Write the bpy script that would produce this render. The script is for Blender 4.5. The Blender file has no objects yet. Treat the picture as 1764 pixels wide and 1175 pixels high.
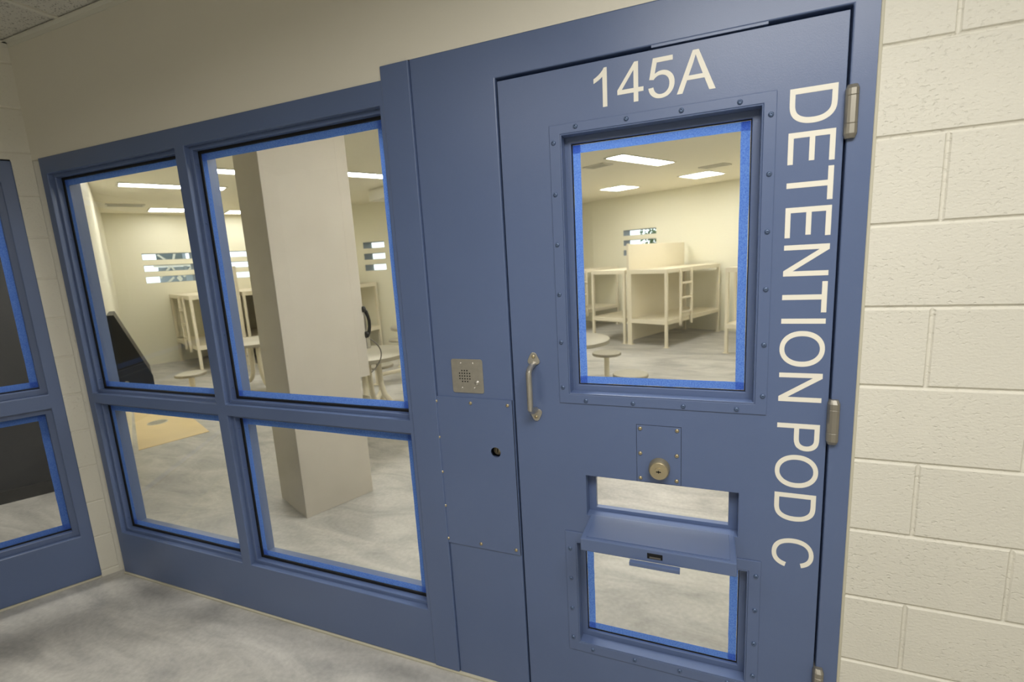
import bpy, bmesh, math, random
from mathutils import Vector, Matrix
random.seed(7)
C = bpy.context.scene.collection
SC = bpy.context.scene
PI = math.pi
rad = math.radians

# ------------------------------------------------------------------ camera
cam_d = bpy.data.cameras.new('camera')
cam = bpy.data.objects.new('camera', cam_d); C.objects.link(cam)
yaw, pitch, roll = rad(22.184), rad(-9.767), rad(-3.2388)
fw = Vector((-math.sin(yaw)*math.cos(pitch), math.cos(yaw)*math.cos(pitch), math.sin(pitch)))
rt = Vector((math.cos(yaw), math.sin(yaw), 0)); up = rt.cross(fw)
rt2 = math.cos(roll)*rt + math.sin(roll)*up
up2 = -math.sin(roll)*rt + math.cos(roll)*up
M = Matrix((rt2, up2, -fw)).transposed().to_4x4()
M.translation = Vector((0.1915, -1.4659, 1.6346))
cam.matrix_world = M
cam_d.sensor_width = 36; cam_d.lens = 834.83/1764*36
cam_d.clip_start = .02; cam_d.clip_end = 200
cam_d.dof.use_dof = True; cam_d.dof.focus_distance = 1.65; cam_d.dof.aperture_fstop = 3.2
SC.camera = cam

# ------------------------------------------------------------------ exposure, sky, lamps
SC.view_settings.view_transform = 'Standard'
SC.view_settings.look = 'None'
SC.view_settings.exposure = 0.0
SC.view_settings.gamma = 1.0
SC.view_settings.use_curve_mapping = False
w = bpy.data.worlds.new('sky'); SC.world = w; w.use_nodes = True
w.node_tree.nodes['Background'].inputs[0].default_value = (.86, .94, 1, 1)
w.node_tree.nodes['Background'].inputs[1].default_value = 2.2

def area(name, loc, sx, sy, power, col=(1, .93, .80), rotz=0, tilt=None, spread=180):
    l = bpy.data.lights.new(name, 'AREA'); l.shape = 'RECTANGLE'; l.size = sx; l.size_y = sy
    l.energy = power; l.color = col
    l.spread = rad(spread)
    o = bpy.data.objects.new(name, l); C.objects.link(o); o.location = loc
    o.rotation_euler = tilt if tilt else (0, 0, rotz)
    return o
area('corridor_lamp_near', (.5, -1.42, 2.72), 1.2, .8, 47, (1, .985, .955), spread=170)
area('corridor_lamp_far', (-.95, -2.0, 2.72), .6, .3, 13, (1, .955, .89), spread=165)
area('corridor_lamp_end', (2.6, -2.2, 2.72), .6, 1.2, 6, (1, .98, .945), spread=160)
area('neighbour_lamp', (-4.25, -.75, 2.70), .3, .9, 42, (1, .96, .90), rotz=rad(-30))
POD_EMIT = 26

# ------------------------------------------------------------------ materials
def lin(c):
    return tuple(((x/12.92) if x <= .04045 else ((x+.055)/1.055)**2.4) for x in c)
def new_mat(name):
    m = bpy.data.materials.new(name); m.use_nodes = True
    nt = m.node_tree
    return m, nt, nt.nodes['Principled BSDF']
def mat(name, srgb, rough=.5, metal=0, bump=None, var=None, spec=.5, coat=0):
    m, nt, b = new_mat(name)
    col = lin(srgb)
    b.inputs['Base Color'].default_value = (*col, 1)
    b.inputs['Roughness'].default_value = rough
    b.inputs['Metallic'].default_value = metal
    b.inputs['Specular IOR Level'].default_value = spec
    b.inputs['Coat Weight'].default_value = coat
    tc = nt.nodes.new('ShaderNodeTexCoord')
    if var:
        n = nt.nodes.new('ShaderNodeTexNoise'); n.inputs['Scale'].default_value = var[0]; n.inputs['Detail'].default_value = 6
        nt.links.new(tc.outputs['Object'], n.inputs['Vector'])
        r = nt.nodes.new('ShaderNodeValToRGB')
        a = var[1]
        r.color_ramp.elements[0].position = .3; r.color_ramp.elements[1].position = .7
        r.color_ramp.elements[0].color = (*[x*(1-a) for x in col], 1)
        r.color_ramp.elements[1].color = (*[min(1, x*(1+a)) for x in col], 1)
        nt.links.new(n.outputs['Fac'], r.inputs['Fac']); nt.links.new(r.outputs['Color'], b.inputs['Base Color'])
    if bump:
        n = nt.nodes.new('ShaderNodeTexNoise'); n.inputs['Scale'].default_value = bump[0]; n.inputs['Detail'].default_value = 4
        nt.links.new(tc.outputs['Object'], n.inputs['Vector'])
        bp = nt.nodes.new('ShaderNodeBump'); bp.inputs['Strength'].default_value = bump[1]; bp.inputs['Distance'].default_value = .002
        nt.links.new(n.outputs['Fac'], bp.inputs['Height']); nt.links.new(bp.outputs['Normal'], b.inputs['Normal'])
    return m

BLUE = mat('blue_enamel', (.35, .415, .556), .36, bump=(420, .10), var=(3, .03), spec=.6)
BLUE_D = mat('blue_enamel_screw', (.36, .43, .55), .35, .35)
BLACK = mat('black_gasket', (.05, .055, .065), .7)
VINYL = mat('cream_vinyl', (.93, .91, .85), .5)
STEEL = mat('brushed_steel', (.74, .725, .69), .36, .85, bump=(90, .12), var=(60, .06))
HINGE = mat('satin_hinge', (.60, .58, .535), .42, .7)
BRASS = mat('dull_brass', (.72, .67, .55), .36, .75)
HOLE_SHADE = mat('painted_hole_shade', (.03, .03, .03), .9)  # near-black that paints the shade inside holes and gaps
CAULK = mat('caulk', (.76, .74, .66), .6)
PODCREAM = mat('cream_steel_paint', (.90, .865, .77), .40, bump=(120, .05))
PODCEIL = mat('pod_ceiling_paint', (.945, .925, .85), .7)
COLUMN = mat('column_paint', (.775, .745, .69), .6, bump=(60, .25), var=(5, .03))
PLASTICK = mat('black_plastic', (.045, .045, .05), .35)
BLACKBOARD = mat('black_laminate', (.04, .04, .045), .45, var=(4, .2))
DARKWALL = mat('charcoal_wall', (.09, .10, .13), .6, var=(3, .1))
WHITEMET = mat('white_metal', (.86, .85, .80), .5)
VENTG = mat('vent_grey', (.78, .77, .71), .6)
CORD = mat('armoured_cord', (.45, .44, .42), .35, .8)
GIRDER = mat('dark_girder', (.42, .47, .49), .6)
TRUSS = mat('grey_steelwork', (.62, .67, .72), .6)
LEAF = mat('leaf_green', (.28, .42, .24), .7, var=(8, .4))
BARK = mat('bark', (.3, .25, .2), .9)
TAN = mat('tan_floor_paint', (.86, .77, .575), .45, var=(3, .05), bump=(50, .1))
TOPSTEEL = mat('tabletop_steel', (.66, .64, .58), .45, .6, var=(20, .05))

def emit(name, col, s):
    m, nt, b = new_mat(name)
    b.inputs['Base Color'].default_value = (.9, .9, .9, 1)
    b.inputs['Emission Color'].default_value = (*col, 1); b.inputs['Emission Strength'].default_value = s
    return m
DIFFUSER = emit('lamp_diffuser', (1, .985, .945), POD_EMIT)
DIFFUSER2 = emit('small_lamp_diffuser', (1, .985, .945), 13)

def glass_mat():
    m = bpy.data.materials.new('window_glass'); m.use_nodes = True; nt = m.node_tree
    for n in list(nt.nodes): nt.nodes.remove(n)
    o = nt.nodes.new('ShaderNodeOutputMaterial'); mx = nt.nodes.new('ShaderNodeMixShader')
    t = nt.nodes.new('ShaderNodeBsdfTransparent'); g = nt.nodes.new('ShaderNodeBsdfGlossy'); lw = nt.nodes.new('ShaderNodeLayerWeight'); lw.inputs[0].default_value = .5
    pw = nt.nodes.new('ShaderNodeMath'); pw.operation = 'POWER'; pw.inputs[1].default_value = 5; nt.links.new(lw.outputs['Facing'], pw.inputs[0])
    f = nt.nodes.new('ShaderNodeMath'); f.operation = 'MULTIPLY_ADD'; f.inputs[1].default_value = .8; f.inputs[2].default_value = .032; nt.links.new(pw.outputs[0], f.inputs[0])
    t.inputs[0].default_value = (.97, .975, .965, 1); g.inputs['Roughness'].default_value = .01
    nt.links.new(f.outputs[0], mx.inputs[0]); nt.links.new(t.outputs[0], mx.inputs[1]); nt.links.new(g.outputs[0], mx.inputs[2])
    nt.links.new(mx.outputs[0], o.inputs[0]); return m
GLASS = glass_mat()

def tape_mat():
    m = bpy.data.materials.new('painters_tape'); m.use_nodes = True; nt = m.node_tree
    for n in list(nt.nodes): nt.nodes.remove(n)
    o = nt.nodes.new('ShaderNodeOutputMaterial'); mx = nt.nodes.new('ShaderNodeMixShader'); mx.inputs[0].default_value = .58
    d = nt.nodes.new('ShaderNodeBsdfDiffuse'); t = nt.nodes.new('ShaderNodeBsdfTranslucent')
    tc = nt.nodes.new('ShaderNodeTexCoord'); n = nt.nodes.new('ShaderNodeTexNoise'); n.inputs['Scale'].default_value = 260; n.inputs['Detail'].default_value = 3
    nt.links.new(tc.outputs['Object'], n.inputs['Vector'])
    r = nt.nodes.new('ShaderNodeValToRGB'); r.color_ramp.elements[0].position = .3; r.color_ramp.elements[1].position = .72
    r.color_ramp.elements[0].color = (*lin((.32, .47, .84)), 1); r.color_ramp.elements[1].color = (*lin((.46, .62, .90)), 1)
    nt.links.new(n.outputs['Fac'], r.inputs['Fac'])
    for s in (d, t): nt.links.new(r.outputs['Color'], s.inputs[0])
    nt.links.new(d.outputs[0], mx.inputs[1]); nt.links.new(t.outputs[0], mx.inputs[2]); nt.links.new(mx.outputs[0], o.inputs[0]); return m
TAPE = tape_mat()

def cmu_mat(name, srgb, pits=True):
    m, nt, b = new_mat(name)
    col = lin(srgb); b.inputs['Roughness'].default_value = .55; b.inputs['Specular IOR Level'].default_value = .35
    tc = nt.nodes.new('ShaderNodeTexCoord')
    def noise(scale, det, vec=None):
        n = nt.nodes.new('ShaderNodeTexNoise'); n.inputs['Scale'].default_value = scale; n.inputs['Detail'].default_value = det
        nt.links.new(vec or tc.outputs['Object'], n.inputs['Vector']); return n
    v = noise(2.2, 3); r = nt.nodes.new('ShaderNodeValToRGB')
    r.color_ramp.elements[0].position = .3; r.color_ramp.elements[1].position = .7
    r.color_ramp.elements[0].color = (*[x*.965 for x in col], 1); r.color_ramp.elements[1].color = (*[x*1.02 for x in col], 1)
    nt.links.new(v.outputs['Fac'], r.inputs['Fac']); nt.links.new(r.outputs['Color'], b.inputs['Base Color'])
    mp = nt.nodes.new('ShaderNodeMapping'); mp.inputs['Scale'].default_value = (.8, 1, 1.15); nt.links.new(tc.outputs['Object'], mp.inputs[0])
    pit = noise(105, 4, mp.outputs[0]); pr = nt.nodes.new('ShaderNodeValToRGB')
    pr.color_ramp.elements[0].position = .30; pr.color_ramp.elements[1].position = .43
    nt.links.new(pit.outputs['Fac'], pr.inputs['Fac'])
    reg = noise(3.5, 2); rr = nt.nodes.new('ShaderNodeValToRGB'); rr.color_ramp.elements[0].position = .36; rr.color_ramp.elements[1].position = .62
    rr.color_ramp.elements[0].color = (.15, .15, .15, 1)
    nt.links.new(reg.outputs['Fac'], rr.inputs['Fac'])
    fine = noise(150, 3, mp.outputs[0])
    m1 = nt.nodes.new('ShaderNodeMath'); m1.operation = 'MULTIPLY'; nt.links.new(pr.outputs['Color'], m1.inputs[0]); nt.links.new(rr.outputs['Color'], m1.inputs[1])
    m2 = nt.nodes.new('ShaderNodeMath'); m2.operation = 'MULTIPLY_ADD'; m2.inputs[1].default_value = .85
    nt.links.new(fine.outputs['Fac'], m2.inputs[0]); nt.links.new(m1.outputs[0], m2.inputs[2])
    bp = nt.nodes.new('ShaderNodeBump'); bp.inputs['Strength'].default_value = .55 if pits else .15; bp.inputs['Distance'].default_value = .0028
    nt.links.new(m2.outputs[0], bp.inputs['Height']); nt.links.new(bp.outputs['Normal'], b.inputs['Normal'])
    return m
CMU = cmu_mat('painted_block', (.86, .845, .79))
DRYWALL = mat('painted_plaster', (.88, .86, .80), .6, bump=(130, .12), var=(1.2, .02))

def podwall_mat():
    m, nt, b = new_mat('pod_block_paint')
    b.inputs['Base Color'].default_value = (*lin((.915, .90, .815)), 1); b.inputs['Roughness'].default_value = .5
    tc = nt.nodes.new('ShaderNodeTexCoord'); sp = nt.nodes.new('ShaderNodeSeparateXYZ'); cb = nt.nodes.new('ShaderNodeCombineXYZ')
    nt.links.new(tc.outputs['Object'], sp.inputs[0]); nt.links.new(sp.outputs[0], cb.inputs[0]); nt.links.new(sp.outputs[2], cb.inputs[1])
    br = nt.nodes.new('ShaderNodeTexBrick'); br.inputs['Scale'].default_value = 1; br.inputs['Brick Width'].default_value = .4064
    br.inputs['Row Height'].default_value = .2032; br.inputs['Mortar Size'].default_value = .006; br.inputs['Mortar Smooth'].default_value = .3
    nt.links.new(cb.outputs[0], br.inputs['Vector'])
    inv = nt.nodes.new('ShaderNodeMath'); inv.operation = 'SUBTRACT'; inv.inputs[0].default_value = 1; nt.links.new(br.outputs['Fac'], inv.inputs[1])
    bp = nt.nodes.new('ShaderNodeBump'); bp.inputs['Strength'].default_value = .35; bp.inputs['Distance'].default_value = .004
    nt.links.new(inv.outputs[0], bp.inputs['Height']); nt.links.new(bp.outputs['Normal'], b.inputs['Normal'])
    return m
PODWALL = podwall_mat()

def concrete_mat():
    m, nt, b = new_mat('sealed_concrete')
    tc = nt.nodes.new('ShaderNodeTexCoord')
    mp = nt.nodes.new('ShaderNodeMapping'); mp.inputs['Rotation'].default_value = (0, 0, rad(-24)); mp.inputs['Scale'].default_value = (1.0, 2.6, 1)
    nt.links.new(tc.outputs['Object'], mp.inputs[0])
    n1 = nt.nodes.new('ShaderNodeTexNoise'); n1.inputs['Scale'].default_value = 1.5; n1.inputs['Detail'].default_value = 9; n1.inputs['Roughness'].default_value = .62; n1.inputs['Distortion'].default_value = 1.1
    nt.links.new(mp.outputs[0], n1.inputs['Vector'])
    r = nt.nodes.new('ShaderNodeValToRGB'); e = r.color_ramp.elements
    e[0].position = .30; e[0].color = (*lin((.575, .568, .552)), 1); e[1].position = .72; e[1].color = (*lin((.80, .787, .757)), 1)
    x = e.new(.5); x.color = (*lin((.70, .69, .665)), 1)
    nt.links.new(n1.outputs['Fac'], r.inputs['Fac'])
    n2 = nt.nodes.new('ShaderNodeTexNoise'); n2.inputs['Scale'].default_value = 45; n2.inputs['Detail'].default_value = 5
    nt.links.new(tc.outputs['Object'], n2.inputs['Vector'])
    mx = nt.nodes.new('ShaderNodeMix'); mx.data_type = 'RGBA'; mx.blend_type = 'OVERLAY'; mx.inputs[0].default_value = .22
    nt.links.new(r.outputs['Color'], mx.inputs[6]); nt.links.new(n2.outputs['Fac'], mx.inputs[7])
    nt.links.new(mx.outputs[2], b.inputs['Base Color'])
    rr = nt.nodes.new('ShaderNodeMapRange'); rr.inputs[3].default_value = .34; rr.inputs[4].default_value = .55
    nt.links.new(n1.outputs['Fac'], rr.inputs[0]); nt.links.new(rr.outputs[0], b.inputs['Roughness'])
    bp = nt.nodes.new('ShaderNodeBump'); bp.inputs['Strength'].default_value = .08; bp.inputs['Distance'].default_value = .003
    nt.links.new(n1.outputs['Fac'], bp.inputs['Height']); nt.links.new(bp.outputs['Normal'], b.inputs['Normal'])
    return m
CONCRETE = concrete_mat()

def tile_mat():
    m, nt, b = new_mat('acoustic_tile')
    b.inputs['Roughness'].default_value = .9
    tc = nt.nodes.new('ShaderNodeTexCoord')
    n = nt.nodes.new('ShaderNodeTexNoise'); n.inputs['Scale'].default_value = 140; n.inputs['Detail'].default_value = 2
    nt.links.new(tc.outputs['Object'], n.inputs['Vector'])
    r = nt.nodes.new('ShaderNodeValToRGB'); r.color_ramp.elements[0].position = .34; r.color_ramp.elements[1].position = .42
    r.color_ramp.elements[0].color = (*lin((.58, .57, .54)), 1); r.color_ramp.elements[1].color = (*lin((.83, .82, .78)), 1)
    nt.links.new(n.outputs['Fac'], r.inputs['Fac']); nt.links.new(r.outputs['Color'], b.inputs['Base Color'])
    return m
TILE = tile_mat()

# ------------------------------------------------------------------ mesh helpers
class MB:
    def __init__(s): s.v = []; s.f = []
    def add(s, vs, fs):
        n = len(s.v); s.v += [tuple(v) for v in vs]; s.f += [tuple(i+n for i in f) for f in fs]; return s
    def box(s, x0, x1, y0, y1, z0, z1):
        vs = [(x, y, z) for x in (x0, x1) for y in (y0, y1) for z in (z0, z1)]
        return s.add(vs, [(0, 1, 3, 2), (4, 6, 7, 5), (0, 4, 5, 1), (2, 3, 7, 6), (0, 2, 6, 4), (1, 5, 7, 3)])
    def hplate(s, x0, x1, z0, z1, y0, y1, holes=()):
        """slab in XZ with rectangular holes (hx0,hx1,hz0,hz1)"""
        xs = sorted({x0, x1, *[h[0] for h in holes], *[h[1] for h in holes]}); xs = [x for x in xs if x0 <= x <= x1]
        zs = sorted({z0, z1, *[h[2] for h in holes], *[h[3] for h in holes]}); zs = [z for z in zs if z0 <= z <= z1]
        nx, nz = len(xs)-1, len(zs)-1
        def solid(i, j):
            if not (0 <= i < nx and 0 <= j < nz): return False
            cx, cz = (xs[i]+xs[i+1])/2, (zs[j]+zs[j+1])/2
            return not any(h[0] < cx < h[1] and h[2] < cz < h[3] for h in holes)
        base = len(s.v); idx = {}
        def V(i, j, k):
            if (i, j, k) not in idx:
                idx[(i, j, k)] = len(s.v); s.v.append((xs[i], (y0, y1)[k], zs[j]))
            return idx[(i, j, k)]
        for i in range(nx):
            for j in range(nz):
                if not solid(i, j): continue
                s.f.append((V(i, j, 0), V(i+1, j, 0), V(i+1, j+1, 0), V(i, j+1, 0)))
                s.f.append((V(i, j, 1), V(i, j+1, 1), V(i+1, j+1, 1), V(i+1, j, 1)))
                if not solid(i-1, j): s.f.append((V(i, j, 0), V(i, j+1, 0), V(i, j+1, 1), V(i, j, 1)))
                if not solid(i+1, j): s.f.append((V(i+1, j, 0), V(i+1, j, 1), V(i+1, j+1, 1), V(i+1, j+1, 0)))
                if not solid(i, j-1): s.f.append((V(i, j, 0), V(i, j, 1), V(i+1, j, 1), V(i+1, j, 0)))
                if not solid(i, j+1): s.f.append((V(i, j+1, 0), V(i+1, j+1, 0), V(i+1, j+1, 1), V(i, j+1, 1)))
        return s
    def lathe(s, prof, seg=16, axis='-y', at=(0, 0, 0)):
        """prof = [(radius, height along axis)]"""
        vs, fs = [], []
        for r, h in prof:
            for k in range(seg):
                a = 2*PI*k/seg
                if axis == '-y': p = (r*math.cos(a), -h, r*math.sin(a))
                elif axis == 'z': p = (r*math.cos(a), r*math.sin(a), h)
                elif axis == 'x': p = (h, r*math.cos(a), r*math.sin(a))
                vs.append(tuple(p[i]+at[i] for i in range(3)))
        for i in range(len(prof)-1):
            for k in range(seg):
                k2 = (k+1) % seg
                fs.append((i*seg+k, i*seg+k2, (i+1)*seg+k2, (i+1)*seg+k))
        fs.append(tuple(range(seg))[::-1]); n = (len(prof)-1)*seg; fs.append(tuple(range(n, n+seg)))
        return s.add(vs, fs)
    def tube(s, pts, r, seg=10):
        pts = [Vector(p) for p in pts]; vs, fs = [], []
        prev = None
        for i, p in enumerate(pts):
            t = (pts[min(i+1, len(pts)-1)]-pts[max(i-1, 0)]).normalized()
            if prev is None:
                a = Vector((0, 0, 1)) if abs(t.z) < .9 else Vector((1, 0, 0)); u = t.cross(a).normalized()
            else: u = (prev - t*prev.dot(t)).normalized()
            prev = u; v = t.cross(u)
            rr = r[i] if isinstance(r, (list, tuple)) else r
            for k in range(seg):
                a = 2*PI*k/seg; vs.append(p+u*math.cos(a)*rr+v*math.sin(a)*rr)
        for i in range(len(pts)-1):
            for k in range(seg):
                k2 = (k+1) % seg; fs.append((i*seg+k, i*seg+k2, (i+1)*seg+k2, (i+1)*seg+k))
        fs.append(tuple(range(seg))[::-1]); n = (len(pts)-1)*seg; fs.append(tuple(range(n, n+seg)))
        return s.add(vs, fs)
    def bar(s, p, q, w, h):
        """rectangular bar from p to q, w horizontal, h other"""
        p, q = Vector(p), Vector(q); t = (q-p).normalized()
        a = Vector((0, 0, 1)) if abs(t.z) < .95 else Vector((0, 1, 0))
        u = t.cross(a).normalized()*w/2; v = t.cross(u).normalized()*h/2
        vs = [p-u-v, p+u-v, p+u+v, p-u+v, q-u-v, q+u-v, q+u+v, q-u+v]
        return s.add(vs, [(0, 3, 2, 1), (4, 5, 6, 7), (0, 1, 5, 4), (1, 2, 6, 5), (2, 3, 7, 6), (3, 0, 4, 7)])
    def prism(s, poly, y0, y1, axis='y'):
        n = len(poly)
        if axis == 'y': vs = [(p[0], y0, p[1]) for p in poly]+[(p[0], y1, p[1]) for p in poly]
        elif axis == 'z': vs = [(p[0], p[1], y0) for p in poly]+[(p[0], p[1], y1) for p in poly]
        else: vs = [(y0, p[0], p[1]) for p in poly]+[(y1, p[0], p[1]) for p in poly]
        fs = [tuple(range(n)), tuple(range(2*n-1, n-1, -1))]+[(i, i+n, (i+1) % n+n, (i+1) % n) for i in range(n)]
        return s.add(vs, fs)
    def build(s, name, m, parent=None, bevel=0, smooth=False, seg=2):
        me = bpy.data.meshes.new(name); me.from_pydata(s.v, [], s.f); me.update()
        bm = bmesh.new(); bm.from_mesh(me); bmesh.ops.recalc_face_normals(bm, faces=bm.faces[:]); bm.to_mesh(me); bm.free()
        for mm in (m if isinstance(m, (list, tuple)) else [m]): me.materials.append(mm)
        if smooth:
            for p in me.polygons: p.use_smooth = True
            me.set_sharp_from_angle(angle=rad(38))
        o = bpy.data.objects.new(name, me); C.objects.link(o)
        if parent: o.parent = parent
        if bevel:
            b = o.modifiers.new('bevel', 'BEVEL'); b.width = bevel; b.segments = seg; b.limit_method = 'ANGLE'; b.angle_limit = rad(40)
            b.use_clamp_overlap = True
        return o
def empty(name, loc=(0, 0, 0), rotz=0):
    o = bpy.data.objects.new(name, None); C.objects.link(o); o.location = loc; o.rotation_euler = (0, 0, rotz); o.empty_display_size = .1; return o
def tag(o, label, cat, group=None, kind=None):
    o['label'] = label; o['category'] = cat
    if group: o['group'] = group
    if kind: o['kind'] = kind
    return o
def struct(o, label, cat): return tag(o, label, cat, None, 'structure')
def copy_tree(o, parent=None, deep=True):
    c = o.copy(); C.objects.link(c)
    if parent: c.parent = parent
    for ch in [x for x in o.children]: copy_tree(ch, c)
    return c

def block_wall(mb, x0, x1, z0, z1, zj, vj, first_parity, depth=.0055):
    """painted concrete block face at y=0 with tooled joints; joints at zj - k*.2032, vertical joints at vj + n*.4064"""
    H, L = .2032, .4064
    k0 = math.floor((z0-zj)/H)-1
    for k in range(k0, math.ceil((z1-zj)/H)+1):
        c0, c1 = max(z0, zj+k*H), min(z1, zj+(k+1)*H)
        if c1-c0 < .01: continue
        off = vj + (0 if (k+first_parity) % 2 == 0 else L/2)
        n0 = math.floor((x0-off)/L)-1
        for n in range(n0, math.ceil((x1-off)/L)+1):
            a, b = max(x0, off+n*L), min(x1, off+(n+1)*L)
            if b-a < .012: continue
            g1, g2 = .0065, .0032
            def ins(g): return [a+(g if a > x0 else 0), b-(g if b < x1 else 0), c0+(g if c0 > z0 else 0), c1-(g if c1 < z1 else 0)]
            r1, r2, r3 = ins(g1), ins(g2), [a, b, c0, c1]
            vs = []
            for r, y in ((r1, 0), (r2, depth*.75), (r3, depth)):
                vs += [(r[0], y, r[2]), (r[1], y, r[2]), (r[1], y, r[3]), (r[0], y, r[3])]
            fs = [(0, 1, 2, 3)]
            for q in (0, 4):
                for i in range(4): fs.append((q+i, q+4+i, q+4+(i+1) % 4, q+(i+1) % 4))
            mb.add(vs, fs)
    return mb

# shared screw meshes
def screw_mesh(name, m, r=.0052):
    mb = MB().lathe([(r*1.12, 0), (r*1.1, r*.18), (r*.95, r*.48), (r*.72, r*.68), (r*.42, r*.76), (r*.40, r*.36), (r*.02, r*.34)], 14)
    o = mb.build(name, m, smooth=True); return o
def place_screws(proto, parent, pts, first=[]):
    for (x, y, z) in pts:
        o = proto.copy(); C.objects.link(o); o.parent = parent; o.location = (x, y, z)
protoB = screw_mesh('screw', BLUE_D, .0062); protoY = screw_mesh('screw', BRASS, .0056); protoS = screw_mesh('screw', STEEL, .004)

# ------------------------------------------------------------------ SHELL: corridor
FLX = MB().add([(-14, -4, 0), (5, -4, 0), (5, 11, 0), (-14, 11, 0)], [(0, 1, 2, 3)])
struct(FLX.box(-14, 5, -4, 11, -.1, -.001).build('floor', CONCRETE), 'grey sealed concrete floor running through the corridor and pod', 'floor')

wf = MB().hplate(-2.9, .56, 2.236, 2.80, 0.0, .12, [(-.82, .57, 2.2, 2.281)])
struct(wf.build('wall_front', DRYWALL), 'smooth cream plaster wall above the blue window and door frame', 'wall')
wr = block_wall(MB(), .5585, 3.2, 0, 2.80, 2.0678, .7021, 0)
wr.box(.5585, 3.2, .006, .12, 0, 2.80)
struct(wr.build('wall_right', CMU), 'cream painted concrete block wall to the right of the door', 'wall')

left = empty('wall_left', (-2.9, 0, 0), rad(60))
struct(left, 'angled cream block wall beside the left window frame', 'wall')
wl = block_wall(MB(), -.078, 0, 0, 2.235, 2.0678, -.2, 0, .004); block_wall(wl, -3.6, 0, 2.235, 2.80, 2.0678, -.2, 0, .004)
block_wall(wl, -3.6, -1.9, 0, 2.235, 2.0678, -.2, 0, .004)
wl.hplate(-3.6, 0.06, 0, 2.80, .0045, .12, [(-1.9, -.078, -1, 2.235)])
wl.build('block_face', CMU, left)

def polywall(name, x0, y0, x1, y1, z1, th, m, label, holes=(), z0=0):
    """wall from (x0,y0) to (x1,y1); local y>0 is its outer side"""
    L = math.hypot(x1-x0, y1-y0)
    o = MB().hplate(0, L, z0, z1, 0, th, holes).build(name, m)
    o.location = (x0, y0, 0); o.rotation_euler = (0, 0, math.atan2(y1-y0, x1-x0))
    return struct(o, label, 'wall')
polywall('wall_back', 3.3, -3.15, -4.75, -3.15, 2.80, .1, CMU, 'cream corridor wall behind the camera')
polywall('wall_corridor_end', 3.2, .0, 3.2, -3.15, 2.80, .1, CMU, 'cream wall closing the corridor beyond the block wall')

ceil = empty('ceiling', (0, 0, 0))
struct(ceil, 'suspended ceiling of speckled acoustic tiles over the corridor', 'ceiling')
cl = MB().box(-5.2, 3.4, -3.3, .15, 2.775, 2.85); cl.build('tile', TILE, ceil)
gm = MB()
for i in range(-9, 6): gm.box(i*.61-.02, i*.61+.004, -3.2, -.02, 2.767, 2.776)
for j in range(0, 5): gm.box(-5.1, 3.3, -.32-j*.61-.012, -.32-j*.61+.012, 2.767, 2.776)
gm.build('tee_grid', WHITEMET, ceil)
angm = MB().box(-2.9, 3.2, -.022, -.0005, 2.763, 2.769).box(-2.9, 3.2, -.0035, -.0005, 2.745, 2.769)
struct(angm.build('trim_1', WHITEMET), 'white metal ceiling edge angle along the plaster wall', 'trim')
a2 = MB().box(-3.6, 0, -.022, -.0005, 2.763, 2.769).box(-3.6, 0, -.0035, -.0005, 2.745, 2.769).build('trim_2', WHITEMET)
a2.location = (-2.9, 0, 0); a2.rotation_euler = (0, 0, rad(60)); struct(a2, 'white metal ceiling edge angle along the angled block wall', 'trim')
tc = MB().box(-2.845, -.43, -.009, .004, 0, .011).build('trim_3', CAULK, bevel=.003); struct(tc, 'pale caulk bead along the foot of the blue frame', 'trim')
tc = MB().box(-1.9, -.078, -.009, .004, 0, .011).build('trim_4', CAULK, bevel=.003); tc.location = (-2.9, 0, 0); tc.rotation_euler = (0, 0, rad(60))
struct(tc, 'pale caulk bead along the foot of the angled frame', 'trim')
tc = MB().box(.556, .5635, -.002, .004, 0, 2.30).build('trim_5', CAULK, bevel=.002); struct(tc, 'pale caulk bead between door frame and block wall', 'trim')

# ------------------------------------------------------------------ glazing helper
TAPES = []
def glaze(root, ops, ins, yg, tapes, tw=.0245, inner=.024):
    """panes with painter's tape for openings [(x0,x1,z0,z1)]; glass front at yg"""
    for n, (x0, x1, z0, z1) in enumerate(ops):
        a, b, c, d = x0+ins, x1-ins, z0+ins, z1-ins
        pane = MB().box(a-.012, b+.012, yg, yg+.006, c-.012, d+.012).build('glass_pane', GLASS, root)
        e = .003
        spec = {'top': (a+e, b-e, d-e-tw, d-e, .0004), 'bottom': (a+e, b-e, c+e, c+e+tw, .0004),
                'left': (a+e, a+e+tw, c+e, d-e, .0009), 'right': (b-e-tw, b-e, c+e, d-e, .0009)}
        for k in tapes[n]:
            q = spec[k]
            nn = 14; vs = []; horiz = k in ('top', 'bottom')
            m = MB()
            for i in range(nn+1):
                t = i/nn; jit = random.uniform(-.0007, .0007)
                if horiz:
                    x = q[0]+(q[1]-q[0])*t; m.v += [(x, yg-q[4], q[2]+jit), (x, yg-q[4], q[3]+jit*.3)]
                else:
                    z = q[2]+(q[3]-q[2])*t; m.v += [(q[0]+jit, yg-q[4], z), (q[1]+jit, yg-q[4], z)]
            for i in range(nn): m.f.append((2*i, 2*i+2, 2*i+3, 2*i+1))
            m.build('tape_strip', TAPE, pane)

def ring(mb, op, i0, i1, y0, y1):
    x0, x1, z0, z1 = op
    mb.hplate(x0+i0, x1-i0, z0+i0, z1-i0, y0, y1, [(x0+i1, x1-i1, z0+i1, z1-i1)]); return mb

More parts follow.
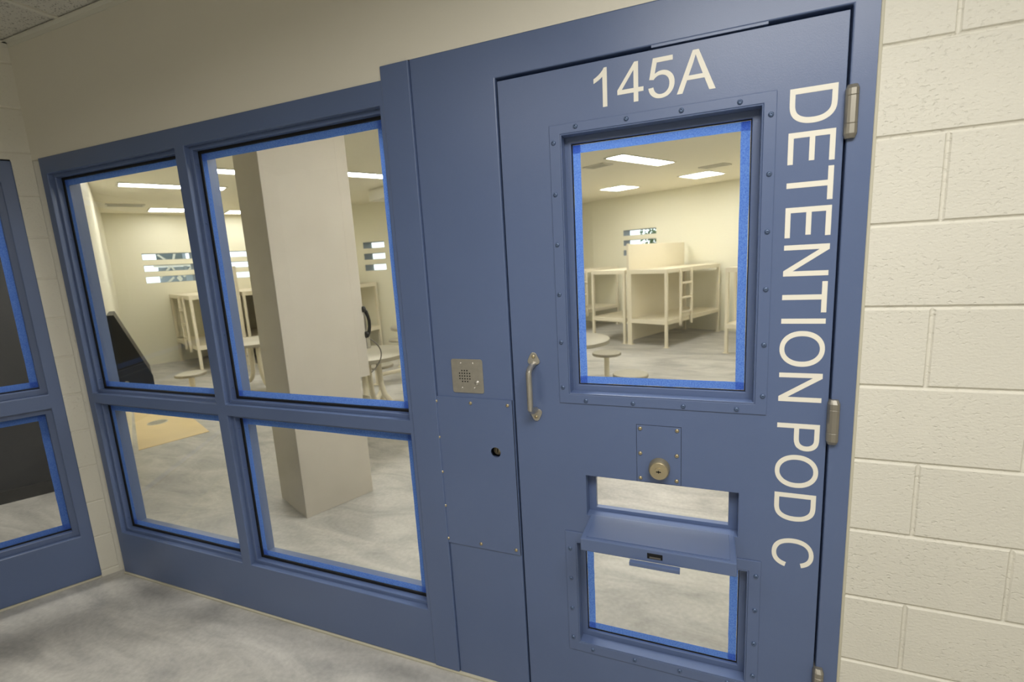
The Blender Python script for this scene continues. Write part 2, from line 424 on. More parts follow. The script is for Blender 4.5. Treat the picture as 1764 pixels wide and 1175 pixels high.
# ------------------------------------------------------------------ window_1 : four-pane frame
win = empty('window_1', (0, 0, 0))
struct(win, 'large blue steel four-pane window frame left of the door, panes edged in blue tape', 'window')
XS = ((-2.794, -1.871), (-1.8123, -.8372)); ZS = ((.2587, 1.0028), (1.0553, 2.1603))
ops = [(*XS[0], *ZS[1]), (*XS[1], *ZS[1]), (*XS[0], *ZS[0]), (*XS[1], *ZS[0])]
f = MB().hplate(-2.8424, -.8205, .012, 2.238, -.004, .115, ops)
wframe = f.build('frame', BLUE, win, bevel=.003)
for o_ in ops:
    s_ = ring(MB(), o_, -.002, .015, .020, .0465); s_.build('glazing_stop', BLUE, win, bevel=.0025)
    ring(MB(), o_, -.001, .0235, .047, .0525).build('gasket', BLACK, win)
    ring(MB(), o_, -.001, .026, .0585, .115).build('rear_stop', BLUE, win, bevel=.002)
glaze(win, ops, .0235, .0515, [('top', 'bottom', 'left', 'right')]*4, tw=.0275)
mull = MB().box(-.820, -.7105, -.009, .115, .012, 2.279).build('mullion_post', BLUE, win, bevel=.0035)
# screws on the stops' inner jamb faces
sideproto = MB().lathe([(.005, 0), (.0045, .0015), (.002, .0028)], 10, 'x').build('screw', BLUE_D)
for (x0, x1, z0, z1) in ops:
    n = 5 if z1 > 1.5 else 4
    for i in range(n):
        o = sideproto.copy(); C.objects.link(o); o.parent = wframe; o.location = (x0+.0148, .034, z0+.07+(z1-z0-.14)*i/(n-1))
bpy.data.objects.remove(sideproto)

# ------------------------------------------------------------------ window_2 : frame in the angled wall
w2 = empty('window_2', (-2.9, 0, 0), rad(60))
struct(w2, 'blue steel window frame in the angled left wall looking into a dark room', 'window')
ops2 = [(-1.75, -.128, 1.070, 2.127), (-1.75, -.128, .268, .995)]
MB().hplate(-1.9, -.076, .012, 2.228, -.004, .115, ops2).build('frame', BLUE, w2, bevel=.004)
for o_ in ops2:
    ring(MB(), o_, -.002, .030, .026, .060).build('glazing_stop', BLUE, w2, bevel=.003)
    ring(MB(), o_, -.001, .033, .0605, .066).build('gasket', BLACK, w2)
    ring(MB(), o_, -.001, .040, .0715, .115).build('rear_stop', BLUE, w2, bevel=.002)
glaze(w2, ops2, .034, .0652, [('bottom', 'right', 'left', 'top')]*2, tw=.030)

# ------------------------------------------------------------------ door frame
df = empty('door_frame', (0, 0, 0)); struct(df, 'blue steel door frame around the numbered detention door', 'door frame')
DX0, DX1, DZ1 = -.4151, .503, 2.1734
fm = MB().hplate(-.710, .5593, .0, 2.282, 0, .115, [(DX0, DX1, -1, DZ1), (-.520, -.464, .936, .992)])
fm.build('frame', BLUE, df, bevel=.0035)
MB().hplate(DX0, DX1, 0, DZ1, .068, .115, [(DX0+.018, DX1-.018, -1, DZ1-.018)]).build('rebate_stop', BLUE, df)
MB().box(.045, .325, .0, .03, DZ1-.0055, DZ1+.0005).build('head_strip', BLUE, df)
# keyed cylinder in the access hole
MB().lathe([(.0165, 0), (.0165, .010), (.014, .0115), (.004, .012), (.0035, .008)], 20, '-y', (-.490, .026, .964)).build('lock_cylinder', BRASS, df, smooth=True)
MB().box(-.4915, -.4885, .0125, .0145, .957, .971).build('keyway', HOLE_SHADE, df)
MB().box(-.522, -.462, .034, .036, .934, .994).build('cylinder_recess', HOLE_SHADE, df)

# access cover
ac = empty('access_cover', (-.5755, 0, .867)); tag(ac, 'tall blue access cover plate with brass screws and keyhole, below the intercom', 'cover plate')
def hole_plate(name, x0, x1, z0, z1, hx, hz, r, y0, y1, m, parent):
    n = 32; mb = MB()
    # outer corners projected ring: fan between circle and rectangle
    cv, rv = [], []
    for k in range(n):
        a = 2*PI*k/n; ca, sa = math.cos(a), math.sin(a); cv.append((hx+r*ca, hz+r*sa))
        t = min(((x1-hx)/ca if ca > 1e-9 else (x0-hx)/ca if ca < -1e-9 else 1e9), ((z1-hz)/sa if sa > 1e-9 else (z0-hz)/sa if sa < -1e-9 else 1e9))
        rv.append((hx+t*ca, hz+t*sa))
    pts = [(*p, i) for i, p in enumerate(rv)]
    corners = [(x1, z1), (x0, z1), (x0, z0), (x1, z0)]
    vs = []
    for y in (y0, y1): vs += [(p[0], y, p[1]) for p in cv]+[(p[0], y, p[1]) for p in rv]+[(p[0], y, p[1]) for p in corners]
    N = 2*n+4; fs = []
    for k in range(n):
        k2 = (k+1) % n
        a, b = rv[k], rv[k2]; extra = []
        for ci, cpt in enumerate(corners):
            if abs(a[0]-b[0]) > 1e-6 and abs(a[1]-b[1]) > 1e-6:
                if (abs(cpt[0]-a[0]) < 1e-6 or abs(cpt[1]-a[1]) < 1e-6) and (abs(cpt[0]-b[0]) < 1e-6 or abs(cpt[1]-b[1]) < 1e-6): extra = [2*n+ci]
        ringf = [k, n+k]+extra+[n+k2, k2]
        fs.append(tuple(ringf)); fs.append(tuple(N+i for i in ringf[::-1]))
        fs.append((k, k2, N+k2, N+k))
        seq = [n+k]+extra+[n+k2]
        for p, q in zip(seq, seq[1:]): fs.append((p, q, N+q, N+p))
    mb.add(vs, fs)
    return mb.build(name, m, parent)
cp = hole_plate('plate', -.733+.5755, -.4185+.5755, .580-.867, 1.1575-.867, -.490+.5755, .964-.867, .0188, -.0045, -.0008, BLUE, ac)
place_screws(protoY, cp, [(x+.5755, -.0045, z-.867) for x, z in ((-.714, 1.139), (-.575, 1.139), (-.4345, 1.139), (-.714, 1.002), (-.713, .866), (-.712, .731), (-.711, .597), (-.573, .598), (-.4335, .599))])

MB().hplate(-.7345+.5755, -.4170+.5755, .5785-.867, 1.159-.867, -.0009, -.0001, [(-.733+.5755, -.4185+.5755, .580-.867, 1.1575-.867), (-.5, .5, 1.1574-.867, 1.2-.867)]).build('gap_shade_strip', HOLE_SHADE, ac)  # dark strip painted as the shade in the gap round the cover
# intercom
ic = empty('intercom', (-.5805, 0, 1.236)); tag(ic, 'square steel intercom plate with speaker holes and call button', 'intercom')
r_ = .008; poly = []
for cx, cz, a0 in ((.0605-r_, .0605-r_, 0), (-.0605+r_, .0605-r_, 90), (-.0605+r_, -.0605+r_, 180), (.0605-r_, -.0605+r_, 270)):
    for k in range(5): a = rad(a0+k*22.5); poly.append((cx+r_*math.cos(a), cz+r_*math.sin(a)))
ip = MB().prism(poly, -.003, -.0006).build('plate', STEEL, ic, bevel=.0006)
gr = MB()
for i in range(-2, 3):
    for j in range(-2, 3):
        if abs(i) == 2 and abs(j) == 2: continue
        gr.lathe([(.0026, 0), (.0026, .0002)], 10, '-y', (-.010+i*.0098, -.00305, .0+j*.0098))
gr.build('speaker_hole_shade', HOLE_SHADE, ic)  # dark discs paint the shade of the holes; the plate is not pierced
MB().lathe([(.0085, 0), (.0085, .002), (.0072, .003), (.0068, .0062), (.005, .0075), (.0005, .008)], 20, '-y', (.0362, -.003, -.023)).build('call_button', STEEL, ic, smooth=True)
place_screws(protoS, ip, [(-.0235, -.003, .045), (.0235, -.003, .045), (-.0235, -.003, -.043), (.0245, -.003, -.042)])

# ------------------------------------------------------------------ door_1
door = empty('door_1', (0, 0, 0)); struct(door, 'blue steel detention door lettered 145A and DETENTION POD C', 'door')
U = (-.2177, .3204, 1.1895, 1.9843); Lw = (-.2140, .3175, .2785, .6685); Sl = (-.1725, .2855, .772, .9135)
MB().hplate(-.4090, .4975, .010, 2.1640, .004, .064, [U, Lw, Sl]).build('door_leaf', BLUE, door, bevel=.0012)
def vision(pl, op, inner_screws):
    f = MB().hplate(*pl, .0005, .004, [op])
    ring(f, op, 0, .004, .001, .040); ring(f, op, .0, .0225, .040, .051)
    v = f.build('vision_frame', BLUE, door, bevel=.003)
    ring(MB(), op, .003, .0245, .0512, .0552).build('gasket', BLACK, v)
    place_screws(protoB, v, inner_screws)
    return v
vs1 = [(x, .0005, z) for x, z in ((-.170, 2.000), (-.024, 1.999), (.122, 1.998), (.265, 1.996), (-.2375, 1.962), (-.2375, 1.814), (-.2375, 1.665), (-.2375, 1.512), (-.2375, 1.36), (-.2375, 1.212), (.3375, 1.955), (.3375, 1.810), (.3375, 1.664), (.3385, 1.512), (.3385, 1.36), (.3395, 1.214),
       (-.163, 1.171), (-.016, 1.171), (.130, 1.171), (.274, 1.172))]
vision((-.2505, .3505, 1.1590, 2.0120), U, vs1)
vs2 = [(x, .0005, z) for x, z in ((-.2345, .640), (-.2345, .527), (-.2345, .411), (-.2345, .295), (-.166, .262), (-.022, .262), (.123, .264), (.266, .266), (.3375, .655), (.3375, .541), (.3375, .426), (.3375, .312))]
vision((-.2505, .3505, .2440, .7040), Lw, vs2)
glaze(door, [U, Lw], .0225, .0540, [('top', 'bottom', 'left', 'right'), ('bottom', 'left', 'right')], tw=.0235)
# thin cream ring round the upper pane
edge_ring = MB(); ring(edge_ring, U, .0225, .0245, .0530, .0538)
edge_ring.build('pane_edge_ring', VINYL, door)
# food slot lining
MB().hplate(Sl[0]-.001, Sl[1]+.001, Sl[2]-.001, Sl[3]+.001, .044, .0639, [(Sl[0]+.0245, Sl[1]-.0245, Sl[2]+.012, Sl[3]-.004)]).build('slot_lip', BLUE, door, bevel=.0015)

# food flap
fl = MB().box(-.1575, .2765, -.151, -.006, .7425, .783).build('food_flap', BLUE, door, bevel=.003)
MB().box(-.1405, .2600, -.139, -.014, .7828, .7852).build('flap_panel', BLUE, fl, bevel=.0008)
MB().hplate(-.010, .130, .7305, .7425, -.166, -.150).build('finger_lip', BLUE, fl, bevel=.0012)
MB().box(.0395, .0825, -.1515, -.1500, .7545, .7715).build('recess_shade', HOLE_SHADE, fl)  # dark block paints the shade of a recess on the uncut flap front
MB().box(.046, .077, -.1522, -.1508, .7565, .7615).build('keeper', CORD, fl)
MB().tube([(-.150, -.004, .760), (.270, -.004, .760)], .006, 10).build('flap_hinge', BLUE, fl)

# lock plate and cylinder
lp = MB().box(-.0065, .1240, .0018, .004, .9165, 1.1025).build('lock_plate', BLUE, door, bevel=.0005)
ring(MB(), (-.0065, .1240, .9165, 1.1025), -.0011, 0, .0032, .0040).build('gap_shade_strip', HOLE_SHADE, door)  # dark ring standing for the shadowed gap round the lock plate
place_screws(protoY, lp, [(x, .0018, z) for x, z in ((.0045, 1.0915), (.1130, 1.0925), (.0040, 1.0105), (.1125, 1.012), (.0040, .928), (.1120, .930))])
kc = MB().lathe([(.0315, 0), (.0315, .010), (.0305, .014), (.0305, .022), (.029, .027), (.026, .030), (.012, .031), (.0118, .0335), (.001, .034)], 36, '-y', (.0615, .0018, .9690)).build('lock_cylinder', BRASS, lp, smooth=True)
MB().box(.0545, .0685, -.0326, -.0318, .9672, .9706).box(.0602, .0628, -.0326, -.0318, .9645, .9735).build('keyway', HOLE_SHADE, lp)

# pull handle
ph = empty('pull_handle', (-.334, .004, 1.208)); ph.parent = door
def plate_poly(s):
    pts = []
    for k in range(13):
        a = PI*k/12; pts.append((.021*math.cos(a), .012*math.sin(a)))
    pts += [(-.020, -.006), (-.010, -.026), (-.004, -.031), (.004, -.031), (.010, -.026), (.020, -.006)]
    return [(x, z*s) for x, z in pts]
for s in (1, -1):
    m = MB().prism([(x, z+s*.086*1) for x, z in plate_poly(-s)], -.005, -.0003)
    bp_ = m.build('base_plate', STEEL, ph, bevel=.0015)
    place_screws(protoY, bp_, [(0, -.005, s*.103)])
pts = []
for k in range(15):
    t = k/14; a = PI*t
    pts.append((0, -.004-.052*min(1, math.sin(a)*1.75)**.8, .078*math.cos(a)*(1 if abs(math.cos(a)) > .0 else 1)))
MB().tube(pts, [.0095+.0005*math.sin(PI*k/14) for k in range(15)], 14).build('grip', STEEL, ph, smooth=True)

# hinges
for (z0, z1) in ((1.873, 1.995), (1.091, 1.215), (.272, .396)):
    zc = (z0+z1)/2; hh = (z1-z0)/2
    m = MB()
    sec = [(.0135*math.cos(rad(a)), .0105*math.sin(rad(a))-.0085) for a in (0, 30, 60, 90, 120, 150, 180)]+[(-.0135, .004), (.0135, .004)]
    sec = [(x, -abs(y) if i < 7 else y) for i, (x, y) in enumerate(sec)]
    sec = [(.0135, .003), (.0135, -.010), (.0105, -.0165), (.005, -.0195), (-.005, -.0195), (-.0105, -.0165), (-.0135, -.010), (-.0135, .003)]
    n = len(sec)
    levels = [(-hh, .5), (-hh+.010, 1), (-hh*.46-.0012, 1), (-hh*.46, .93), (-hh*.46+.0012, 1), (hh*.58-.0012, 1), (hh*.58, .93), (hh*.58+.0012, 1), (hh-.010, 1), (hh, .5)]
    vs_ = [(x*(.5+.5*s), (y+.003)*s-.003 if s < 1 else y, z) for z, s in levels for x, y in sec]
    fs_ = [(i*n+k, i*n+(k+1) % n, (i+1)*n+(k+1) % n, (i+1)*n+k) for i in range(len(levels)-1) for k in range(n)]
    fs_ += [tuple(range(n)), tuple(range((len(levels)-1)*n, len(levels)*n))]
    m.add(vs_, fs_)
    h = m.build('hinge', HINGE, door); h.location = (.5085, .0, zc)
    MB().box(.498, .5035, .004, .05, z0+.005, z1-.005).build('hinge_leaf', STEEL, h).location = (-.5085, 0, -zc)

# lettering
G = {
 '1': (1139, [[(763,0),(583,0),(583,1147),('q',518,1085),(413,1023),('q',308,961),(223,930),(223,1104),('q',374,1175),(487,1276),('q',600,1377),(647,1472),(763,1472)]]),
 '4': (1139, [[(662,0),(662,351),(26,351),(26,516),(695,1466),(842,1466),(842,516),(1040,516),(1040,351),(842,351),(842,0)], [(662,516),(662,1177),(203,516)]]),
 '5': (1139, [[(85,384),(274,400),('q',295,262),(371,193),('q',448,123),(556,123),('q',686,123),(776,221),('q',866,319),(866,481),('q',866,635),(779,724),('q',693,813),(553,813),('q',466,813),(396,773),('q',326,734),(286,671),(117,693),(259,1446),(988,1446),(988,1274),(403,1274),(324,880),('q',456,972),(601,972),('q',793,972),(925,839),('q',1057,706),(1057,497),('q',1057,298),(941,153),('q',800,-25),(556,-25),('q',356,-25),(229,87),('q',103,199)]]),
 'A': (1366, [[(-3,0),(560,1466),(769,1466),(1369,0),(1148,0),(977,444),(364,444),(203,0)], [(420,602),(917,602),(764,1008),(662,1305),(581,1030)]]),
 'D': (1479, [[(158,0),(158,1466),(663,1466),('q',834,1466),(924,1445),('q',1050,1416),(1139,1340),('q',1255,1242),(1312,1089),('q',1370,937),(1370,741),('q',1370,574),(1331,445),('q',1292,316),(1231,231),('q',1170,147),(1097,98),('q',1025,50),(922,25),('q',820,0),(687,0)],
   [(352,173),(665,173),('q',810,173),(892,200),('q',975,227),(1024,276),('q',1093,345),(1131,461),('q',1170,578),(1170,744),('q',1170,974),(1094,1097),('q',1019,1221),(911,1263),('q',833,1293),(660,1293),(352,1293)]]),
 'E': (1366, [[(162,0),(162,1466),(1222,1466),(1222,1293),(356,1293),(356,844),(1167,844),(1167,672),(356,672),(356,173),(1256,173),(1256,0)]]),
 'T': (1251, [[(531,0),(531,1293),(48,1293),(48,1466),(1210,1466),(1210,1293),(725,1293),(725,0)]]),
 'N': (1479, [[(156,0),(156,1466),(355,1466),(1125,315),(1125,1466),(1311,1466),(1311,0),(1112,0),(342,1152),(342,0)]]),
 'I': (569, [[(191,0),(191,1466),(385,1466),(385,0)]]),
 'O': (1593, ['ell']),
 'P': (1366, [[(158,0),(158,1466),(711,1466),('q',857,1466),(934,1452),('q',1042,1434),(1115,1383),('q',1188,1333),(1232,1242),('q',1277,1151),(1277,1042),('q',1277,855),(1158,725),('q',1039,596),(728,596),(352,596),(352,0)],
   [(352,769),(731,769),('q',919,769),(998,839),('q',1077,909),(1077,1036),('q',1077,1128),(1030,1193),('q',984,1259),(908,1280),('q',859,1293),(727,1293),(352,1293)]]),
 'C': (1479, [[(1204,514),(1398,465),('q',1337,226),(1178,100),('q',1020,-25),(791,-25),('q',554,-25),(405,71),('q',257,168),(179,351),('q',102,534),(102,744),('q',102,973),(189,1143),('q',277,1314),(438,1402),('q',600,1491),(794,1491),('q',1014,1491),(1164,1379),('q',1314,1267),(1373,1064),(1182,1019),('q',1131,1179),(1034,1252),('q',937,1325),(790,1325),('q',621,1325),(507,1244),('q',394,1163),(348,1026),('q',302,890),(302,745),('q',302,558),(356,418),('q',411,279),(526,210),('q',641,141),(775,141),('q',938,141),(1051,235),('q',1164,329)]]),
}
def contour(c):
    out = []; n = len(c)
    for i, p in enumerate(c):
        if p[0] == 'q':
            a = out[-1]; b = c[(i+1) % n]
            for k in range(1, 6):
                t = k/6; out.append(((1-t)**2*a[0]+2*t*(1-t)*p[1]+t*t*b[0], (1-t)**2*a[1]+2*t*(1-t)*p[2]+t*t*b[1]))
        else: out.append((p[0], p[1]))
    return out
def lettering(name, text, k, origin, vertical):
    cu = bpy.data.curves.new(name, 'CURVE'); cu.dimensions = '2D'; cu.fill_mode = 'BOTH'; cu.extrude = .00025
    x = 0
    for ch in text:
        if ch == ' ': x += 569; continue
        adv, cs = G[ch]
        if cs == ['ell']:
            cs = []
            for (cx, cy, rx, ry) in ((797, 733, 699, 758), (797, 733, 499, 592)):
                cs.append([(cx+rx*math.copysign(abs(math.cos(2*PI*i/48))**.94, math.cos(2*PI*i/48)), cy+ry*math.copysign(abs(math.sin(2*PI*i/48))**.94, math.sin(2*PI*i/48))) for i in range(48)])
        for c in cs:
            pts = contour(c) if not isinstance(c[0][0], float) else c
            sp = cu.splines.new('POLY'); sp.points.add(len(pts)-1); sp.use_cyclic_u = True
            for q, p in zip(sp.points, pts): q.co = ((p[0]+x)*k, p[1]*k, 0, 1)
        x += adv
    tmp = bpy.data.objects.new(name, cu); C.objects.link(tmp)
    bpy.context.view_layer.update()
    me = bpy.data.meshes.new_from_object(tmp.evaluated_get(bpy.context.evaluated_depsgraph_get()))
    bpy.data.objects.remove(tmp); bpy.data.curves.remove(cu)
    # curve XY -> door XZ (front face towards -y)
    for v in me.vertices:
        a, b, d = v.co
        if vertical: v.co = (origin[0]+b, origin[1]-d, origin[2]-a)
        else: v.co = (origin[0]+a, origin[1]-d, origin[2]+b)
    me.materials.clear(); me.materials.append(VINYL)
    me.name = name; o = bpy.data.objects.new(name, me); C.objects.link(o); o.parent = door; return o
lettering('lettering', '145A', 7.02e-5, (-.1295, .0037, 2.0405), False)['label'] = 'cream vinyl room number 145A'
lettering('lettering', 'DETENTION POD C', 7.0e-5, (.3785, .0037, 2.0185), True)['label'] = 'cream vinyl words DETENTION POD C running downward'

for p in (protoB, protoY, protoS): bpy.data.objects.remove(p)

# ------------------------------------------------------------------ SHELL: pod
TH = rad(25); LD = Vector((math.sin(TH), math.cos(TH), 0)); WD = Vector((-math.cos(TH), math.sin(TH), 0))
PC = 2.81
ROWS = ((1.962, 2.085), (1.748, 1.868), (1.532, 1.654))
def slots(x0, x1): return [(x0, x1, a, b) for a, b in ROWS]
A0 = Vector((-9.42, 4.75, 0))-LD*.76; 
# meeting of wall A with y=6.45
tA = (6.45-A0.y)/LD.y; A1 = A0+LD*tA
polywall('wall_pod_left', A0.x, A0.y, A1.x+LD.x*.2, A1.y+LD.y*.2, PC, .28, PODWALL, 'cream pod block wall with long slot windows, far left', slots(.76-.29, .76+.51)+slots(.76+.76, .76+1.57))
polywall('wall_pod_middle', A1.x, 6.45, -4.7, 6.45, PC, .28, PODWALL, 'cream pod block wall with slot windows behind the column', slots(-6.07-A1.x, -5.57-A1.x))
D0 = Vector((.46, 8.73, 0))+WD*3.05; D1 = D0-WD*6.2
polywall('wall_pod_far', D0.x, D0.y, D1.x, D1.y, PC, .28, PODWALL, 'cream pod block wall behind the bunks seen through the door window', slots(3.05-2.215, 3.05-1.40))
polywall('wall_pod_corner', D0.x-1.3, D0.y+1.0, D0.x, D0.y, PC, .2, PODWALL, 'cream pod wall return at the far corner beyond the left bunk')
polywall('wall_pod_link', -4.7, 6.45, D0.x-1.3, D0.y+1.0, PC, .2, PODWALL, 'cream pod wall joining the middle and far walls')
polywall('wall_pod_right', D1.x, D1.y, D1.x, .12, PC, .2, PODWALL, 'cream pod wall closing the right end of the pod')
polywall('wall_pod_front', D1.x, .122, .56, .122, PC, .03, PODWALL, 'cream pod side of the block wall beside the door')
B0 = Vector((-2.98, .13, 0))
polywall('wall_pod_divider', B0.x, B0.y, A0.x, A0.y, PC, .15, PODWALL, 'cream wall dividing the pod from the dark room')
pc = MB().prism([(-2.86, .125), (D1.x+.15, .125), (D1.x+.15, D1.y+.2), (D0.x, D0.y+.2), (D0.x-1.4, D0.y+1.2), (-4.7, 6.7), (A1.x, 6.7), (A0.x-.1, A0.y)], PC, PC+.1, 'z')
struct(pc.build('ceiling_pod', PODCEIL), 'cream painted pod ceiling with recessed lights', 'ceiling')

# neighbouring dark room
ng = MB().hplate(-3.4, -.085, .09, 2.80, 1.76, 1.84).build('wall_dark', DARKWALL); ng.location = (-2.9, 0, 0); ng.rotation_euler = (0, 0, rad(60))
struct(ng, 'charcoal wall in the dark room seen through the angled window', 'wall')
nb = MB().box(-3.4, -.085, 1.735, 1.78, 0, .10).build('baseboard_dark', BLACK, bevel=.004); nb.location = (-2.9, 0, 0); nb.rotation_euler = (0, 0, rad(60))
struct(nb, 'black base strip along the foot of the charcoal wall', 'baseboard')
ne = MB().hplate(-3.55, -3.45, 0, 2.80, .12, 1.84).build('wall_dark_end', DARKWALL); ne.location = (-2.9, 0, 0); ne.rotation_euler = (0, 0, rad(60))
struct(ne, 'charcoal end wall of the dark room', 'wall')
nc = MB().box(-3.55, -.085, .13, 1.9, 2.74, 2.80).build('ceiling_dark', DARKWALL); nc.location = (-2.9, 0, 0); nc.rotation_euler = (0, 0, rad(60))
struct(nc, 'dark ceiling of the neighbouring room', 'ceiling')

# column with phone
P_near, P_left, P_right = Vector((-2.258, .762, 0)), Vector((-2.675, .945, 0)), Vector((-2.07, 1.216, 0))
P_back = P_left+P_right-P_near
col = MB().prism([tuple(p[:2]) for p in (P_near, P_right, P_back, P_left)], 0, PC, 'z').build('column', COLUMN, bevel=.004)
struct(col, 'square cream-grey painted column standing just behind the window panes', 'column')
cd = (P_right-P_near).normalized(); ce = (P_back-P_right).normalized()
q0, q1, q2, q3 = P_right+cd*.0008+ce*.004, P_right+cd*.075+ce*.004, P_right+cd*.075+ce*.34, P_right+cd*.0008+ce*.34
rb = MB().prism([tuple(p[:2]) for p in (q0, q1, q2, q3)], .86, PC, 'z').build('phone_board', COLUMN)
tag(rb, 'cream backing board fixed to the far side of the column, behind the black handset', 'backing board')
rotc = math.atan2(cd.y, cd.x)
tel = empty('wall_phone', tuple(q1+Vector((0, 0, 1.06))), rotc); tag(tel, 'black handset wall phone with curled steel cord on the column', 'telephone')
MB().box(.001, .035, .03, .20, -.005, .26).build('phone_body', STEEL, tel, bevel=.004)
MB().box(.001, .03, -.004, .045, -.005, .085).build('cradle', STEEL, tel, bevel=.003)
hs = [(.008, .0, .275), (.020, -.004, .255), (.030, -.006, .225), (.036, -.007, .19), (.034, -.007, .15), (.026, -.006, .11), (.016, -.003, .085)]
hm = MB().tube(hs, [.012, .014, .012, .0115, .0115, .013, .013], 12)
hm.lathe([(.012, -.004), (.022, 0), (.022, .016), (.015, .022)], 14, 'x', (-.004, 0, .275))
hm.lathe([(.012, -.004), (.024, 0), (.024, .016), (.016, .024)], 14, 'x', (-.002, 0, .095))
hm.build('handset', PLASTICK, tel, smooth=True)
cpts = []
for k in range(29):
    t = k/28; cpts.append((.012+.095*math.sin(PI*t)**.8, .0-.005*t, .07-.25*t+.0*t))
MB().tube(cpts, .0042, 8).build('cord', CORD, tel, smooth=True)

# ------------------------------------------------------------------ tan floor patch with drain
tp = MB().prism([(-4.675, 1.863), (-4.885, 1.29), (-5.9, 1.86), (-6.6, 2.26), (-6.45, 2.63), (-5.212, 2.095)], .0, .004, 'z').build('floor_coating', TAN)
struct(tp, 'tan painted floor patch in the corner seen through the lower left pane', 'floor')
dr = empty('floor_drain', (-5.62, 1.935, .004)); tag(dr, 'round grey floor drain in the tan floor patch', 'drain')
MB().lathe([(.10, 0), (.10, .003), (.092, .004)], 28, 'z').build('rim', VENTG, dr)
g = MB()
for i in range(-3, 4): g.box(-math.sqrt(max(.088**2-(i*.024)**2, .0004)), math.sqrt(max(.088**2-(i*.024)**2, .0004)), i*.024-.006, i*.024+.006, .0042, .0055)
g.build('grate', CORD, dr)

# black wall unit with slanted side
bd = (A0-B0).normalized(); bn = Vector((-bd.y, bd.x, 0)); bn = bn if bn.y > 0 else -bn
blk = empty('wall_kiosk', tuple(B0+bd*2.25), math.atan2(bn.y, bn.x)); tag(blk, 'black slant-fronted unit on the dividing wall at the left of the upper left pane', 'kiosk')
kp = [(.004, .56), (.262, .56), (.262, .70), (.055, 1.315), (.004, 1.315)]
MB().prism(kp, 0, .02).build('end_panel', BLACKBOARD, blk)
MB().prism([(x-.006 if x > .01 else x, z) for x, z in kp], .02, .75).build('body', BLACKBOARD, blk)
MB().lathe([(.020, 0), (.020, .003), (.016, .0035)], 20, '-y', (.055, -.001, .665)).build('lock_badge', STEEL, blk)

# ------------------------------------------------------------------ bunks
def make_bunk(ladder_side=1, length=1.95, divider=-1, width=.72):
    """local x: width (0..w), local y: length (0 near end), z up"""
    r = empty('bunk_bed')
    p = .022
    for (x, y) in ((p, p), (width-p, p), (p, length-p), (width-p, length-p)):
        MB().box(x-p, x+p, y-p, y+p, 0, 1.27).box(x-.045, x+.045, y-.045, y+.045, 0, .008).build('post', PODCREAM, r, bevel=.003)
    for z, nm in ((1.25, 'upper_deck'), (.40, 'lower_deck')):
        m = MB().box(0, width, 0, length, z+.012, z+.05)
        m.box(0, width, -.002, .03, z-.012, z+.058).box(0, width, length-.03, length, z-.012, z+.058)
        m.box(-.002, .03, 0, length, z-.012, z+.058).box(width-.03, width+.002, 0, length, z-.012, z+.058)
        m.build(nm, PODCREAM, r, bevel=.003)
    # ladder on one long side
    lx = width+.022 if ladder_side > 0 else -.022
    ld = MB()
    for yy in (.42, .80): ld.box(lx-.018, lx+.018, yy-.018, yy+.018, .33, 1.275)
    lo = ld.build('ladder', PODCREAM, r, bevel=.003)
    for zz in (.55, .80, 1.05): MB().box(lx-.014, lx+.014, .42, .80, zz-.018, zz+.018).build('rung', PODCREAM, lo, bevel=.002)
    if divider:
        dx = -.016 if divider < 0 else width+.016
        m = MB().box(dx-.010, dx+.010, .0, length, .06, 1.745).box(dx-.022, dx+.022, -.004, .036, 0, 1.755)
        m.build('divider_panel', PODCREAM, r, bevel=.002)
    return r
def place_bunk(o, corner, rot, label):
    o.location = corner; o.rotation_euler = (0, 0, rot); tag(o, label, 'bunk bed', 'steel bunk beds in the pod')
bunk = make_bunk(1, 1.98, -1)
RC = -TH   # local +y -> LD ; local +x -> (cos TH, -sin TH)
wx = -WD
NR = Vector((-.417, 6.84, 0))
place_bunk(bunk, NR-wx*.72, RC, 'cream steel bunk bed with tall divider, centred in the door window')
b2 = copy_tree(bunk); place_bunk(b2, NR-wx*(.72*2+.09), RC, 'cream steel bunk bed just left of the centred one in the door window')
for ch in list(b2.children):
    if ch.name.startswith(('divider', 'ladder')):
        for c2 in list(ch.children): bpy.data.objects.remove(c2)
        bpy.data.objects.remove(ch)
b3 = copy_tree(bunk)
for ch in list(b3.children):
    if ch.name.startswith('divider'): bpy.data.objects.remove(ch)
place_bunk(b3, D0+WD*.0-LD*2.06+wx*.02, RC, 'cream steel bunk bed farthest back at the left edge of the door window')
bunkL = make_bunk(-1, 1.88, 0)
place_bunk(bunkL, Vector((.447, 6.52, 0)), RC, 'cream steel bunk bed cut off by the right edge of the door window')
# wall A bunks: project from wall A into the room (local +y -> WD)
RA = PI/2-TH
def a_bunk(o, s, label, L):
    # near end is the room end: corner so that local x runs towards -LD ... use rotation with +y towards wall
    base = Vector((-9.42, 4.75, 0))+LD*s-WD*L
    place_bunk(o, base, math.atan2(WD.y, WD.x)-PI/2, label)
bA = make_bunk(-1, 1.85, 1); a_bunk(bA, .02, 'cream steel bunk bed under the long slot window, right of the black cabinet', 1.87)
bA2 = copy_tree(bA); a_bunk(bA2, .02+.80, 'cream steel bunk bed seen in the narrow gap left of the column', 1.87)
# bunk on the middle wall just visible right of the column
bM = copy_tree(bunk); place_bunk(bM, Vector((-6.52, 4.42, 0)), 0, 'cream steel bunk bed behind the column, beside the phone')

